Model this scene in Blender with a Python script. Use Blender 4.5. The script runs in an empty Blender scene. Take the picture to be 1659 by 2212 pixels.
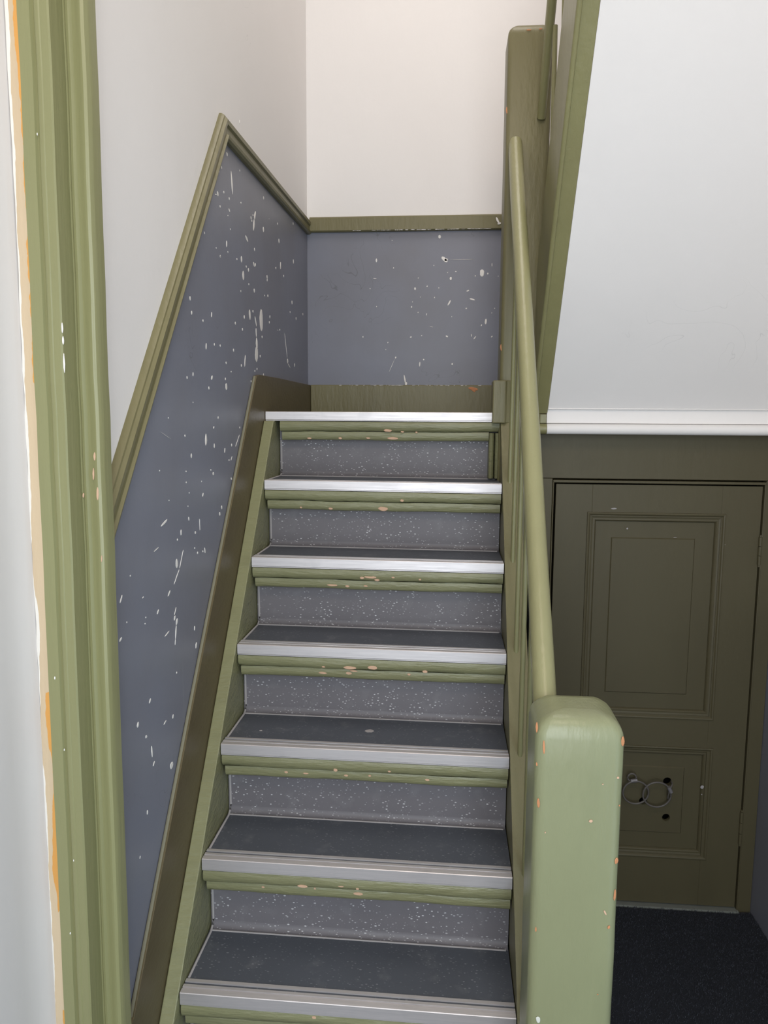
import bpy, bmesh, math, random
from mathutils import Vector, Matrix
import numpy as np
random.seed(7)
rnd = random.Random(11)

# ------------------------------------------------------------------ camera
sc = bpy.context.scene
cd = bpy.data.cameras.new('camera'); cam = bpy.data.objects.new('camera', cd); sc.collection.objects.link(cam)
PITCH, YAW, ROLL = 0.1222, -0.0852, 0.0062
F = Vector((math.sin(YAW)*math.cos(PITCH), math.cos(YAW)*math.cos(PITCH), -math.sin(PITCH)))
R0 = Vector((math.cos(YAW), -math.sin(YAW), 0)); U0 = R0.cross(F)
Rr = R0*math.cos(ROLL)+U0*math.sin(ROLL); Uu = -R0*math.sin(ROLL)+U0*math.cos(ROLL)
mw = Matrix((Rr, Uu, -F)).transposed().to_4x4(); mw.translation = Vector((0, 0, 1.5776))
cam.matrix_world = mw
cd.sensor_fit = 'VERTICAL'; cd.sensor_height = 24.0; cd.lens = 1614.4/2212*24.0
cd.clip_start = .02; cd.clip_end = 60
sc.camera = cam

# ------------------------------------------------------------------ world and lamps
w = bpy.data.worlds.new('overcast_street'); sc.world = w; w.use_nodes = True
bg = w.node_tree.nodes['Background']; bg.inputs[0].default_value = (.68, .85, 1.0, 1); bg.inputs[1].default_value = .75
def area(name, loc, target, sx, sy, power, col):
    l = bpy.data.lights.new(name, 'AREA'); l.shape = 'RECTANGLE'; l.size = sx; l.size_y = sy; l.energy = power; l.color = col
    o = bpy.data.objects.new(name, l); sc.collection.objects.link(o); o.location = loc
    o.rotation_euler = (Vector(target)-Vector(loc)).to_track_quat('-Z', 'Y').to_euler(); return o
area('side_fill_daylight', (.985, -.05, 1.15), (-.6, .15, 1.05), 1.5, 1.9, 6.5, (.55, .78, 1.0))  # added cool side light at an unseen wall opening
area('street_door_daylight', (.10, -1.15, 1.55), (-.15, 1.8, .9), 1.0, 2.2, 49, (.90, .955, 1.0))
area('hall_warm_fill', (.15, -.1, 3.2), (-.1, 1.9, 1.5), .5, .5, 13, (1.0, .84, .68))  # added warm fill from an unseen source above the camera
area('landing_window_light', (.1, 1.9, 4.2), (-.1, 1.9, 1.6), 1.0, .8, 17, (1.0, .92, .86))
sc.view_settings.view_transform = 'Standard'; sc.view_settings.look = 'None'
sc.view_settings.gamma = 1; sc.view_settings.use_curve_mapping = False
sc.view_settings.exposure = 0.0

# ------------------------------------------------------------------ materials
class NT:
    def __init__(s, name):
        s.m = bpy.data.materials.new(name); s.m.use_nodes = True; s.t = s.m.node_tree
        s.b = s.t.nodes['Principled BSDF']; s.tc = s.n('ShaderNodeTexCoord'); s.co = s.tc.outputs['Object']
    def n(s, typ, **k):
        x = s.t.nodes.new(typ)
        for a, v in k.items(): setattr(x, a, v)
        return x
    def l(s, a, b): s.t.links.new(a, b)
    def mapping(s, scale=(1,1,1), rot=(0,0,0), src=None):
        m = s.n('ShaderNodeMapping'); s.l(src or s.co, m.inputs[0]); m.inputs['Scale'].default_value = scale; m.inputs['Rotation'].default_value = rot
        return m.outputs[0]
    def noise(s, scale, detail=3, vec=None, rough=.55, dist=0):
        x = s.n('ShaderNodeTexNoise'); s.l(vec or s.co, x.inputs['Vector'])
        x.inputs['Scale'].default_value = scale; x.inputs['Detail'].default_value = detail; x.inputs['Roughness'].default_value = rough
        x.inputs['Distortion'].default_value = dist
        return x.outputs['Fac']
    def ramp(s, fac, a, b, ca=(0,0,0,1), cb=(1,1,1,1)):
        x = s.n('ShaderNodeValToRGB'); s.l(fac, x.inputs[0]); e = x.color_ramp.elements
        e[0].position = a; e[1].position = b; e[0].color = ca; e[1].color = cb; return x.outputs[0]
    def mix(s, fac, a, b):
        x = s.n('ShaderNodeMix', data_type='RGBA')
        if hasattr(fac, 'links'): s.l(fac, x.inputs[0])
        else: x.inputs[0].default_value = fac
        for v, i in ((a, 6), (b, 7)):
            if hasattr(v, 'links'): s.l(v, x.inputs[i])
            else: x.inputs[i].default_value = (*v[:3], 1)
        return x.outputs[2]
    def math(s, op, a, b=None):
        x = s.n('ShaderNodeMath', operation=op)
        for v, i in ((a, 0), (b, 1)):
            if v is None: continue
            if hasattr(v, 'links'): s.l(v, x.inputs[i])
            else: x.inputs[i].default_value = v
        return x.outputs[0]
    def bump(s, h, strength=.2, dist=.004, normal=None):
        x = s.n('ShaderNodeBump'); s.l(h, x.inputs['Height']); x.inputs['Strength'].default_value = strength
        x.inputs['Distance'].default_value = dist
        if normal: s.l(normal, x.inputs['Normal'])
        return x.outputs[0]
    def fin(s, col, rough=.5, normal=None, metal=0, spec=.5):
        if hasattr(col, 'links'): s.l(col, s.b.inputs['Base Color'])
        else: s.b.inputs['Base Color'].default_value = (*col, 1)
        if hasattr(rough, 'links'): s.l(rough, s.b.inputs['Roughness'])
        else: s.b.inputs['Roughness'].default_value = rough
        s.b.inputs['Metallic'].default_value = metal; s.b.inputs['Specular IOR Level'].default_value = spec
        if normal: s.l(normal, s.b.inputs['Normal'])
        return s.m

def green(name, base=(.232, .222, .103), rough=.36, stretch=(1,1,.25), grime=.35, lump=.35, spec=.45):
    t = NT(name)
    v = t.mapping(stretch)
    n1 = t.noise(4, 4, v); n2 = t.noise(95, 4, v); n3 = t.noise(14, 3, v)
    dark = tuple(c*.72 for c in base)
    c = t.mix(t.ramp(n1, .35, .75), base, tuple(a*b for a, b in zip(base, (.86, .84, .84))))
    c = t.mix(t.math('MULTIPLY', t.ramp(n3, .55, .8), grime), c, dark)
    h = t.math('ADD', t.math('MULTIPLY', n2, .5), n3)
    return t.fin(c, rough, t.bump(h, lump, .006), spec=spec)
M = {}
M['green'] = green('olive_gloss_paint')
M['green_dull'] = green('darker_olive_paint', base=(.182, .165, .080), rough=.40, spec=.4)  # same olive paint on a darker base, for rails and upper newel
M['green_step'] = green('olive_gloss_paint_on_steps', base=(.235, .236, .125), stretch=(.3, 1, 1.6), lump=.8, grime=.6)
M['green_board'] = green('olive_gloss_paint_on_skirting', base=(.118, .095, .050), rough=.40, stretch=(1, .5, 1), lump=.25, spec=.18)
M['green_newel'] = green('olive_paint_on_newel', base=(.245, .258, .143), rough=.34, lump=.3)
M['green_rail'] = green('olive_paint_on_handrail', base=(.262, .252, .127), rough=.34, lump=.25, grime=.2)
M['green_casing'] = green('olive_paint_on_casing', base=(.248, .246, .118), rough=.38, stretch=(1, 1, .06), lump=.3, grime=.25)
M['green_door'] = green('shaded_olive_cupboard_paint', base=(.085, .074, .040), rough=.50, stretch=(.5, 1, .2), lump=.2, spec=.3)  # same olive paint, with the cupboard's shade put into a darker base

def white(name, base=(.80, .775, .758)):
    t = NT(name)
    n1 = t.noise(2.2, 5); n2 = t.noise(55, 3); n3 = t.noise(7, 4, t.mapping((1, 1, .3)))
    c = t.mix(t.math('MULTIPLY', t.ramp(n1, .4, .8), .35), base, tuple(x*.93 for x in base))
    vs = t.noise(3.2, 2, t.mapping((1, 1.6, 1), (.5, .3, .2)), dist=2.2)
    line = t.math('SUBTRACT', 1, t.ramp(t.math('ABSOLUTE', t.math('SUBTRACT', vs, .5)), .0, .0016))
    gate = t.ramp(t.noise(1.7, 1), .62, .68)
    c = t.mix(t.math('MULTIPLY', t.math('MULTIPLY', line, gate), .30), c, (.42, .41, .40))
    h = t.math('ADD', t.math('MULTIPLY', n2, .18), n3)
    return t.fin(c, .6, t.bump(h, .16, .01), spec=.3)
M['white'] = white('white_wall_paint')
M['soffit_white'] = white('white_soffit_paint', (.80, .775, .76))
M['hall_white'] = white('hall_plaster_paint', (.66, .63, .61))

def dado():
    t = NT('blue_grey_dado_paint'); base = (.208, .219, .270)
    n1 = t.noise(2.0, 5); n2 = t.noise(40, 3); n3 = t.noise(6, 4, t.mapping((1, 1, .25)))
    c = t.mix(t.ramp(n1, .35, .75), base, (.180, .180, .205))
    sc_ = t.ramp(t.noise(26, 2, t.mapping((1, 1, .07), (.12, .12, 0))), .72, .80)
    c = t.mix(t.math('MULTIPLY', sc_, .16), c, (.42, .42, .43))
    vs = t.noise(4.5, 2, t.mapping((1, 1.5, 1), (.8, .1, .4)), dist=2.0)
    line = t.math('SUBTRACT', 1, t.ramp(t.math('ABSOLUTE', t.math('SUBTRACT', vs, .5)), .0, .0018))
    gate = t.ramp(t.noise(2.6, 1), .56, .62)
    c = t.mix(t.math('MULTIPLY', t.math('MULTIPLY', line, gate), .5), c, (.07, .07, .08))
    h = t.math('ADD', t.math('MULTIPLY', n2, .15), n3)
    return t.fin(c, .42, t.bump(h, .14, .01), spec=.4)
M['dado'] = dado()

def lino(name, base, amount, grime=.5):
    t = NT(name)
    sx = t.n('ShaderNodeSeparateXYZ'); t.l(t.co, sx.inputs[0])
    cb = t.n('ShaderNodeCombineXYZ'); t.l(sx.outputs[0], cb.inputs[0]); t.l(t.math('ADD', sx.outputs[1], sx.outputs[2]), cb.inputs[1])
    jit = t.n('ShaderNodeVectorMath', operation='MULTIPLY_ADD')
    vm = t.n('ShaderNodeMapping'); t.l(cb.outputs[0], vm.inputs[0])
    vm.inputs['Rotation'].default_value = (0, 0, -.6); vm.inputs['Scale'].default_value = (95, 190, 1)
    vo = t.n('ShaderNodeTexVoronoi', voronoi_dimensions='2D', feature='F1'); vo.inputs['Scale'].default_value = 1
    t.l(vm.outputs[0], vo.inputs['Vector'])
    sp = t.n('ShaderNodeSeparateColor'); t.l(vo.outputs['Color'], sp.inputs[0])
    size = t.math('MULTIPLY', t.math('POWER', sp.outputs[0], 2.0), .27)
    fl = t.math('LESS_THAN', vo.outputs['Distance'], t.math('ADD', size, .0))
    keep = t.math('GREATER_THAN', sp.outputs[1], .45)
    dens = t.ramp(t.noise(9, 3, cb.outputs[0]), .30, .62)
    fac = t.math('MULTIPLY', t.math('MULTIPLY', t.math('MULTIPLY', fl, keep), dens), amount)
    n1 = t.noise(5, 5, cb.outputs[0]); n2 = t.noise(20, 5, cb.outputs[0])
    c = t.mix(t.math('MULTIPLY', t.ramp(n1, .4, .75), grime), base, tuple(x*.72 for x in base))
    c = t.mix(t.math('MULTIPLY', t.ramp(n2, .56, .85), .30), c, (.30, .30, .31))
    c = t.mix(fac, c, (.90, .90, .92))
    return t.fin(c, .5, t.bump(t.noise(300, 2), .05, .002), spec=.4)
M['lino'] = lino('speckled_grey_lino_riser', (.150, .141, .153), .62, .35)
M['lino_tread'] = lino('worn_shaded_lino_tread', (.078, .086, .104), .16, .5)  # same lino as the risers; dimmer, cooler light put into the base

def alu():
    t = NT('brushed_aluminium')
    n = t.noise(40, 4, t.mapping((.3, 6, 6))); g = t.noise(14, 3)
    c = t.mix(t.ramp(n, .3, .7), (.67, .635, .635), (.57, .545, .55))
    c = t.mix(t.math('MULTIPLY', t.ramp(g, .62, .8), .45), c, (.42, .41, .42))
    return t.fin(c, t.math('ADD', t.math('MULTIPLY', n, .15), .38), t.bump(n, .06, .002), metal=.65)
M['alu'] = alu()
def flat(name, col, rough=.6, metal=0, nz=0, spec=.4):
    t = NT(name)
    n = t.noise(30, 3); c = t.mix(t.math('MULTIPLY', n, .5), col, tuple(x*.8 for x in col))
    return t.fin(c, rough, t.bump(n, nz, .003) if nz else None, metal, spec)
M['groove'] = flat('shaded_groove', (.09, .09, .10), .7)  # groove shadow put into a dark colour on its faces
M['splat'] = flat('dried_white_paint', (.86, .83, .79), .45)
M['chip'] = flat('bare_wood_chip', (.62, .40, .27), .7)
M['chip_orange'] = flat('orange_bare_wood', (.55, .24, .11), .7)
M['chip_white'] = flat('pale_filler_chip', (.62, .62, .55), .7)
M['edge'] = flat('pale_skirting_edge', (.20, .19, .13), .7)
M['seal'] = flat('dusty_sealant', (.36, .34, .34), .8)
M['cable'] = flat('grey_coated_steel_cable', (.11, .10, .09), .5)
M['ferrule'] = flat('grey_metal_ferrule', (.20, .19, .20), .5, .3)
M['black'] = flat('unlit_cupboard_inside', (.01, .01, .01), .9)
M['floor'] = flat('dark_floor', (.03, .03, .035), .8)
M['mat'] = flat('black_carpet_backing', (.014, .016, .022), .95, nz=.5)
M['sill'] = flat('dusty_door_sill', (.16, .17, .15), .8, nz=.5)
M['ceiling'] = M['white']

def beige():
    t = NT('stripped_casing_edge')
    v = t.mapping((1, 1, .35))
    c = t.mix(t.ramp(t.noise(30, 3, t.mapping((1, 1, .02))), .3, .7), (.60, .47, .31), (.50, .38, .25))
    sx = t.n('ShaderNodeSeparateXYZ'); t.l(t.co, sx.inputs[0])
    # ragged orange scrapes near the painted side, ragged plaster near the wall side
    wob = t.math('MULTIPLY', t.math('SUBTRACT', t.noise(20, 5, v), .5), .034)
    # distance across the strip, following its slight lean (object origin is at x = -0.6)
    xa = t.math('SUBTRACT', t.math('ADD', sx.outputs[0], .006), t.math('MULTIPLY', sx.outputs[2], .00308))
    edge = t.math('GREATER_THAN', t.math('ADD', xa, wob), -.0305)
    gate = t.math('GREATER_THAN', t.noise(3.0, 2, v), .47)
    c = t.mix(t.math('MULTIPLY', edge, gate), c, (.62, .30, .07))
    wob2 = t.math('MULTIPLY', t.math('SUBTRACT', t.noise(16, 5, v), .5), .024)
    e2 = t.math('LESS_THAN', t.math('ADD', xa, wob2), -.0425)
    c = t.mix(e2, c, (.74, .70, .64))
    return t.fin(c, .6, t.bump(t.noise(60, 3, v), .4, .003))
M['beige'] = beige()

# ------------------------------------------------------------------ helpers
def tag(o, label=None, cat=None, group=None, kind=None):
    if label: o['label'] = label
    if cat: o['category'] = cat
    if group: o['group'] = group
    if kind: o['kind'] = kind
    return o
def empty(name, loc=(0,0,0), label=None, cat=None, kind=None, group=None):
    o = bpy.data.objects.new(name, None); sc.collection.objects.link(o); o.location = loc; o.empty_display_size = .1
    return tag(o, label, cat, group, kind)
def link(name, me, mats, parent=None, smooth=None, bevel=0, segs=2, label=None):
    o = bpy.data.objects.new(name, me); sc.collection.objects.link(o)
    for m in (mats if isinstance(mats, (list, tuple)) else [mats]): me.materials.append(M[m])
    if parent:
        o.parent = parent
        # geometry is written in world coordinates; keep it there
        off = Vector((0, 0, 0)); p = parent
        while p: off += p.location; p = p.parent
        me.transform(Matrix.Translation(-off))
    if bevel:
        b = o.modifiers.new('bevel', 'BEVEL'); b.width = bevel; b.segments = segs; b.limit_method = 'ANGLE'; b.angle_limit = math.radians(35)
        b.harden_normals = False
    if smooth is not None:
        for p in me.polygons: p.use_smooth = True
        try: me.set_sharp_from_angle(angle=math.radians(smooth))
        except Exception: pass
    if label: o['label'] = label
    return o
def mesh(vs, fs, mi=None):
    me = bpy.data.meshes.new('m'); me.from_pydata([tuple(v) for v in vs], [], fs); 
    if mi:
        for p, i in zip(me.polygons, mi): p.material_index = i
    bm = bmesh.new(); bm.from_mesh(me); bmesh.ops.recalc_face_normals(bm, faces=bm.faces); bm.to_mesh(me); bm.free()
    return me
class MB:
    def __init__(s): s.v = []; s.f = []; s.mi = []
    def add(s, vs, fs, mi=0):
        k = len(s.v); s.v += [tuple(v) for v in vs]; s.f += [tuple(i+k for i in f) for f in fs]; s.mi += [mi]*len(fs); return s
    def box(s, x0, x1, y0, y1, z0, z1, mi=0):
        v = [(x, y, z) for x in (x0, x1) for y in (y0, y1) for z in (z0, z1)]
        return s.add(v, [(0,1,3,2),(4,6,7,5),(0,4,5,1),(2,3,7,6),(0,2,6,4),(1,5,7,3)], mi)
    def prism(s, prof, fn, t0, t1, mi=0):
        """prof: 2-D closed outline; fn(a,b,t) gives the 3-D point"""
        n = len(prof); v = [fn(a, b, t0) for a, b in prof]+[fn(a, b, t1) for a, b in prof]
        f = [(i, (i+1) % n, n+(i+1) % n, n+i) for i in range(n)]+[tuple(range(n)), tuple(range(n, 2*n))]
        return s.add(v, f, mi)
    def me(s): return mesh(s.v, s.f, s.mi)
def tube(path, r, n=12, ry=None, close=False):
    """tube along a polyline; r may be a number or list"""
    P = [Vector(p) for p in path]; m = len(P); vs = []; fs = []; ry = ry or r
    for i, p in enumerate(P):
        if close: d = (P[(i+1) % m]-P[i-1]).normalized()
        else: d = (P[min(i+1, m-1)]-P[max(i-1, 0)]).normalized()
        a = d.cross(Vector((0, 0, 1)))
        if a.length < .1: a = d.cross(Vector((0, 1, 0)))
        a.normalize(); b = a.cross(d)
        for k in range(n):
            t = 2*math.pi*k/n; vs.append(p+a*r*math.cos(t)+b*ry*math.sin(t))
    for i in range(m if close else m-1):
        for k in range(n):
            j = (i+1) % m
            fs.append((i*n+k, i*n+(k+1) % n, j*n+(k+1) % n, j*n+k))
    if not close: fs += [tuple(range(n)), tuple(range((m-1)*n, m*n))]
    return vs, fs
def stroke_blob(p1, p2, w, nrm, thick=.0008, rg=rnd):
    """a dried paint fleck: irregular tapered blob raised off a surface"""
    a = Vector(p1); b = Vector(p2); d = b-a; L = d.length
    nrm = Vector(nrm)
    if L < w*.6:
        d = Vector((0, 0, -1)) if abs(nrm.z) < .5 else Vector((0, 1, 0)); c = (a+b)/2; L = w; a = c-d*L/2; 
    d.normalize(); s = d.cross(nrm).normalized(); n = 10; out = []
    for k in range(n):
        t = 2*math.pi*k/n+.2; q = rg.uniform(.78, 1.12)
        out.append(a+d*(L*(.5-.5*math.cos(t)))+s*(w*.5*math.sin(t)*q))
    c = sum(out, Vector())/n
    top = [c+(o-c)*.82+nrm*thick for o in out]
    vs = out+top; fs = [(k, (k+1) % n, n+(k+1) % n, n+k) for k in range(n)]+[tuple(range(n, 2*n))]
    return vs, fs

# paint splash survey: first and last point and width of each fleck on its wall
LEFT = '1.944,2.247,1.942,2.237,0.014,0.0037;1.893,2.198,1.892,2.19,0.0079,0.0022;1.872,2.179,1.872,2.177,0.0052,0.0014;1.976,2.214,1.986,2.156,0.013,0.0034;1.855,2.128,1.859,2.116,0.014,0.0039;1.836,2.114,1.849,2.118,0.0045,0.0045;1.908,2.144,1.909,2.137,0.008,0.0022;1.953,2.141,1.956,2.135,0.0098,0.0026;1.874,2.1,1.875,2.094,0.0077,0.0022;2.064,2.161,2.066,2.156,0.0086,0.0022;1.948,2.111,1.959,2.107,0.0077,0.0021;1.939,2.094,1.941,2.091,0.0055,0.0015;2.321,2.248,2.319,2.238,0.0108,0.0024;2.223,2.178,2.205,2.152,0.0161,0.0038;2.205,2.152,2.192,2.116,0.0176,0.0042;2.167,2.15,2.17,2.141,0.0094,0.0023;2.175,2.14,2.178,2.139,0.0069,0.0017;2.19,2.161,2.19,2.156,0.007,0.0017;2.385,2.199,2.387,2.199,0.0021,0.0021;2.505,2.218,2.505,2.21,0.0102,0.0022;2.754,2.281,2.754,2.274,0.0123,0.0024;2.306,2.153,2.318,2.145,0.0194,0.0045;2.104,2.082,2.134,2.072,0.0123,0.0031;1.748,2.007,1.751,2.002,0.0056,0.0017;1.926,2.028,1.923,2.011,0.0108,0.003;1.934,2.004,1.934,1.999,0.0068,0.0019;1.87,1.979,1.87,1.975,0.0089,0.0026;2.523,2.171,2.521,2.156,0.0161,0.0034;2.2,2.071,2.204,2.062,0.0079,0.0019;1.96,2.064,1.96,2.064,0.0049,0.0013;2.058,2.24,2.059,2.239,0.0062,0.0016;1.834,1.991,1.838,1.989,0.0043,0.0013;2.067,2.37,2.062,2.36,0.0079,0.002;1.934,2.004,1.935,1.999,0.0073,0.002;1.869,1.979,1.869,1.975,0.0082,0.0024;2.015,2.003,2.018,1.999,0.0079,0.0021;2.062,2.019,2.061,2.001,0.0166,0.0043;2.109,2.002,2.109,1.998,0.0078,0.002;2.132,1.997,2.132,1.994,0.0124,0.0031;2.078,1.983,2.076,1.957,0.0235,0.0061;2.185,2.028,2.202,2.018,0.0112,0.0028;2.212,2.03,2.209,2.02,0.0076,0.0019;2.544,2.102,2.541,2.076,0.015,0.0032;2.472,2.069,2.473,2.065,0.0095,0.0021;2.754,2.153,2.753,2.137,0.0146,0.0029;2.352,2.021,2.352,2.013,0.0139,0.0032;2.352,2.012,2.352,2.003,0.0086,0.002;2.588,2.064,2.589,2.063,0.0104,0.0022;2.133,1.957,2.134,1.956,0.0062,0.0016;2.049,1.925,2.049,1.922,0.0065,0.0017;2.193,1.953,2.193,1.945,0.014,0.0035;2.316,1.957,2.316,1.952,0.0083,0.002;2.358,1.965,2.358,1.956,0.0108,0.0025;1.64,1.845,1.64,1.835,0.0095,0.0032;1.649,1.815,1.647,1.806,0.0086,0.0028;1.791,1.832,1.787,1.819,0.0069,0.0021;1.724,1.806,1.725,1.8,0.0076,0.0024;2.137,1.888,2.142,1.859,0.0231,0.0059;2.081,1.864,2.079,1.854,0.0118,0.0031;2.175,1.89,2.174,1.885,0.0092,0.0023;2.272,1.909,2.271,1.842,0.052,0.0125;2.195,1.877,2.214,1.849,0.0113,0.0028;2.207,1.845,2.209,1.818,0.0114,0.0028;2.21,1.818,2.217,1.781,0.0266,0.0066;2.218,1.79,2.201,1.747,0.0455,0.0114;2.383,1.905,2.382,1.895,0.0099,0.0023;2.373,1.884,2.373,1.879,0.0098,0.0023;2.723,1.999,2.724,1.993,0.0171,0.0034;2.69,1.961,2.687,1.954,0.0111,0.0023;2.925,1.988,2.924,1.978,0.0148,0.0028;2.793,1.952,2.793,1.945,0.0135,0.0026;1.991,1.835,1.99,1.827,0.0108,0.003;2.059,1.827,2.06,1.819,0.0124,0.0033;2.278,1.829,2.278,1.824,0.0101,0.0024;2.482,1.871,2.5,1.872,0.0024,0.0024;2.521,1.877,2.522,1.875,0.0086,0.0019;1.745,1.755,1.742,1.739,0.0084,0.0026;1.806,1.761,1.806,1.754,0.007,0.0021;1.852,1.76,1.853,1.758,0.0074,0.0022;1.969,1.761,1.97,1.756,0.0106,0.003;2.085,1.757,2.076,1.722,0.0101,0.0027;2.043,1.728,2.042,1.72,0.0089,0.0024;1.9,1.724,1.9,1.717,0.0085,0.0025;2.252,1.769,2.251,1.764,0.0098,0.0024;2.639,1.791,2.641,1.774,0.0242,0.0051;2.593,1.875,2.635,1.791,0.0053,0.0011;2.641,1.775,2.684,1.761,0.0055,0.0011;2.76,1.784,2.758,1.77,0.0147,0.0029;1.943,1.703,1.944,1.699,0.0066,0.0019;2.211,1.728,2.212,1.724,0.0086,0.0021;2.185,1.72,2.186,1.717,0.0065,0.0016;1.648,1.681,1.646,1.672,0.007,0.0023;1.607,1.67,1.609,1.664,0.0072,0.0024;1.788,1.681,1.775,1.672,0.0106,0.0033;1.892,1.683,1.891,1.676,0.0084,0.0025;1.757,1.655,1.757,1.647,0.0097,0.0031;1.896,1.666,1.901,1.655,0.0212,0.0062;2.142,1.687,2.143,1.686,0.0072,0.0018;2.289,1.716,2.29,1.712,0.0102,0.0025;1.491,1.58,1.491,1.579,0.0035,0.0013;1.824,1.585,1.823,1.578,0.0062,0.0019;1.791,1.56,1.783,1.555,0.006,0.0019;2.016,1.557,2.016,1.553,0.007,0.0019;1.443,1.553,1.503,1.536,0.0008,0.0008;1.586,1.544,1.585,1.539,0.008,0.0028;1.728,1.544,1.724,1.515,0.0188,0.006;1.789,1.519,1.788,1.507,0.0081,0.0025;1.937,1.514,1.935,1.506,0.0082,0.0024;1.876,1.505,1.871,1.492,0.0077,0.0023;1.623,1.502,1.622,1.491,0.0092,0.0031;1.91,1.474,1.909,1.469,0.0069,0.002;1.758,1.458,1.757,1.454,0.0069,0.0022;1.776,1.45,1.775,1.442,0.012,0.0037;1.586,1.466,1.587,1.462,0.0048,0.0017;1.585,1.442,1.586,1.438,0.0052,0.0018;1.922,1.424,1.933,1.419,0.007,0.002;1.436,1.476,1.436,1.475,0.0036,0.0014;1.688,1.434,1.688,1.434,0.0041,0.0013;1.642,1.616,1.642,1.613,0.0038,0.0013;2.013,1.537,1.97,1.504,0.0025,0.0007;1.938,1.481,1.926,1.47,0.0023,0.0007;1.699,1.406,1.691,1.398,0.0074,0.0024;1.602,1.416,1.603,1.415,0.0041,0.0014;1.481,1.412,1.482,1.411,0.0035,0.0013;1.592,1.387,1.593,1.387,0.0035,0.0012;1.47,1.374,1.434,1.364,0.0064,0.0024;1.595,1.363,1.597,1.354,0.0077,0.0026;1.547,1.342,1.545,1.329,0.0077,0.0027;1.523,1.326,1.523,1.321,0.007,0.0025;1.637,1.325,1.636,1.318,0.0097,0.0033;1.667,1.35,1.668,1.321,0.0022,0.0007;1.629,1.289,1.629,1.285,0.0059,0.002;1.648,1.276,1.648,1.27,0.0082,0.0027;1.686,1.272,1.684,1.268,0.0075,0.0024;1.698,1.277,1.702,1.262,0.0076,0.0025;1.838,1.359,1.838,1.353,0.012,0.0036;1.82,1.344,1.821,1.339,0.0118,0.0036;1.515,1.284,1.516,1.263,0.015,0.0054;1.557,1.297,1.53,1.259,0.0029,0.001;1.53,1.259,1.495,1.232,0.0033,0.0012;1.42,1.325,1.395,1.32,0.002,0.0008;1.283,1.296,1.284,1.295,0.0041,0.0017;1.248,1.269,1.237,1.256,0.0059,0.0025;1.339,1.244,1.333,1.242,0.0034,0.0014;1.475,1.225,1.46,1.215,0.0058,0.0021;1.41,1.201,1.401,1.193,0.0058,0.0022;1.346,1.203,1.346,1.2,0.0046,0.0018;1.342,1.192,1.341,1.189,0.0046,0.0018;1.262,1.216,1.262,1.214,0.0041,0.0017;1.505,1.182,1.493,1.167,0.0028,0.001;1.499,1.165,1.491,1.156,0.0094,0.0034;1.511,1.156,1.502,1.143,0.0124,0.0044;1.503,1.144,1.495,1.113,0.0076,0.0027;1.495,1.115,1.492,1.102,0.0033,0.0012;1.463,1.142,1.437,1.137,0.004,0.0015;1.24,1.194,1.229,1.189,0.0059,0.0025;1.616,1.11,1.614,1.099,0.0077,0.0026;1.626,1.069,1.62,1.055,0.0112,0.0037;1.21,1.134,1.21,1.132,0.0042,0.0018;1.357,1.037,1.348,1.03,0.0069,0.0027;1.296,1.015,1.291,1.005,0.01,0.004;1.33,0.974,1.328,0.968,0.0095,0.0037;1.352,0.943,1.355,0.917,0.0077,0.0029;1.366,0.905,1.356,0.898,0.0051,0.0019;1.471,0.959,1.467,0.95,0.007,0.0025;1.432,0.962,1.417,0.958,0.0036,0.0013;1.453,0.861,1.453,0.846,0.0218,0.0076;1.459,0.797,1.458,0.794,0.0053,0.0018;1.323,0.825,1.322,0.816,0.0067,0.0025;1.188,0.842,1.188,0.841,0.0065,0.0026;1.218,0.8,1.216,0.788,0.0064,0.0025;1.497,1.041,1.497,1.04,0.0057,0.002;1.283,0.755,1.281,0.75,0.0043,0.0016'
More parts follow.
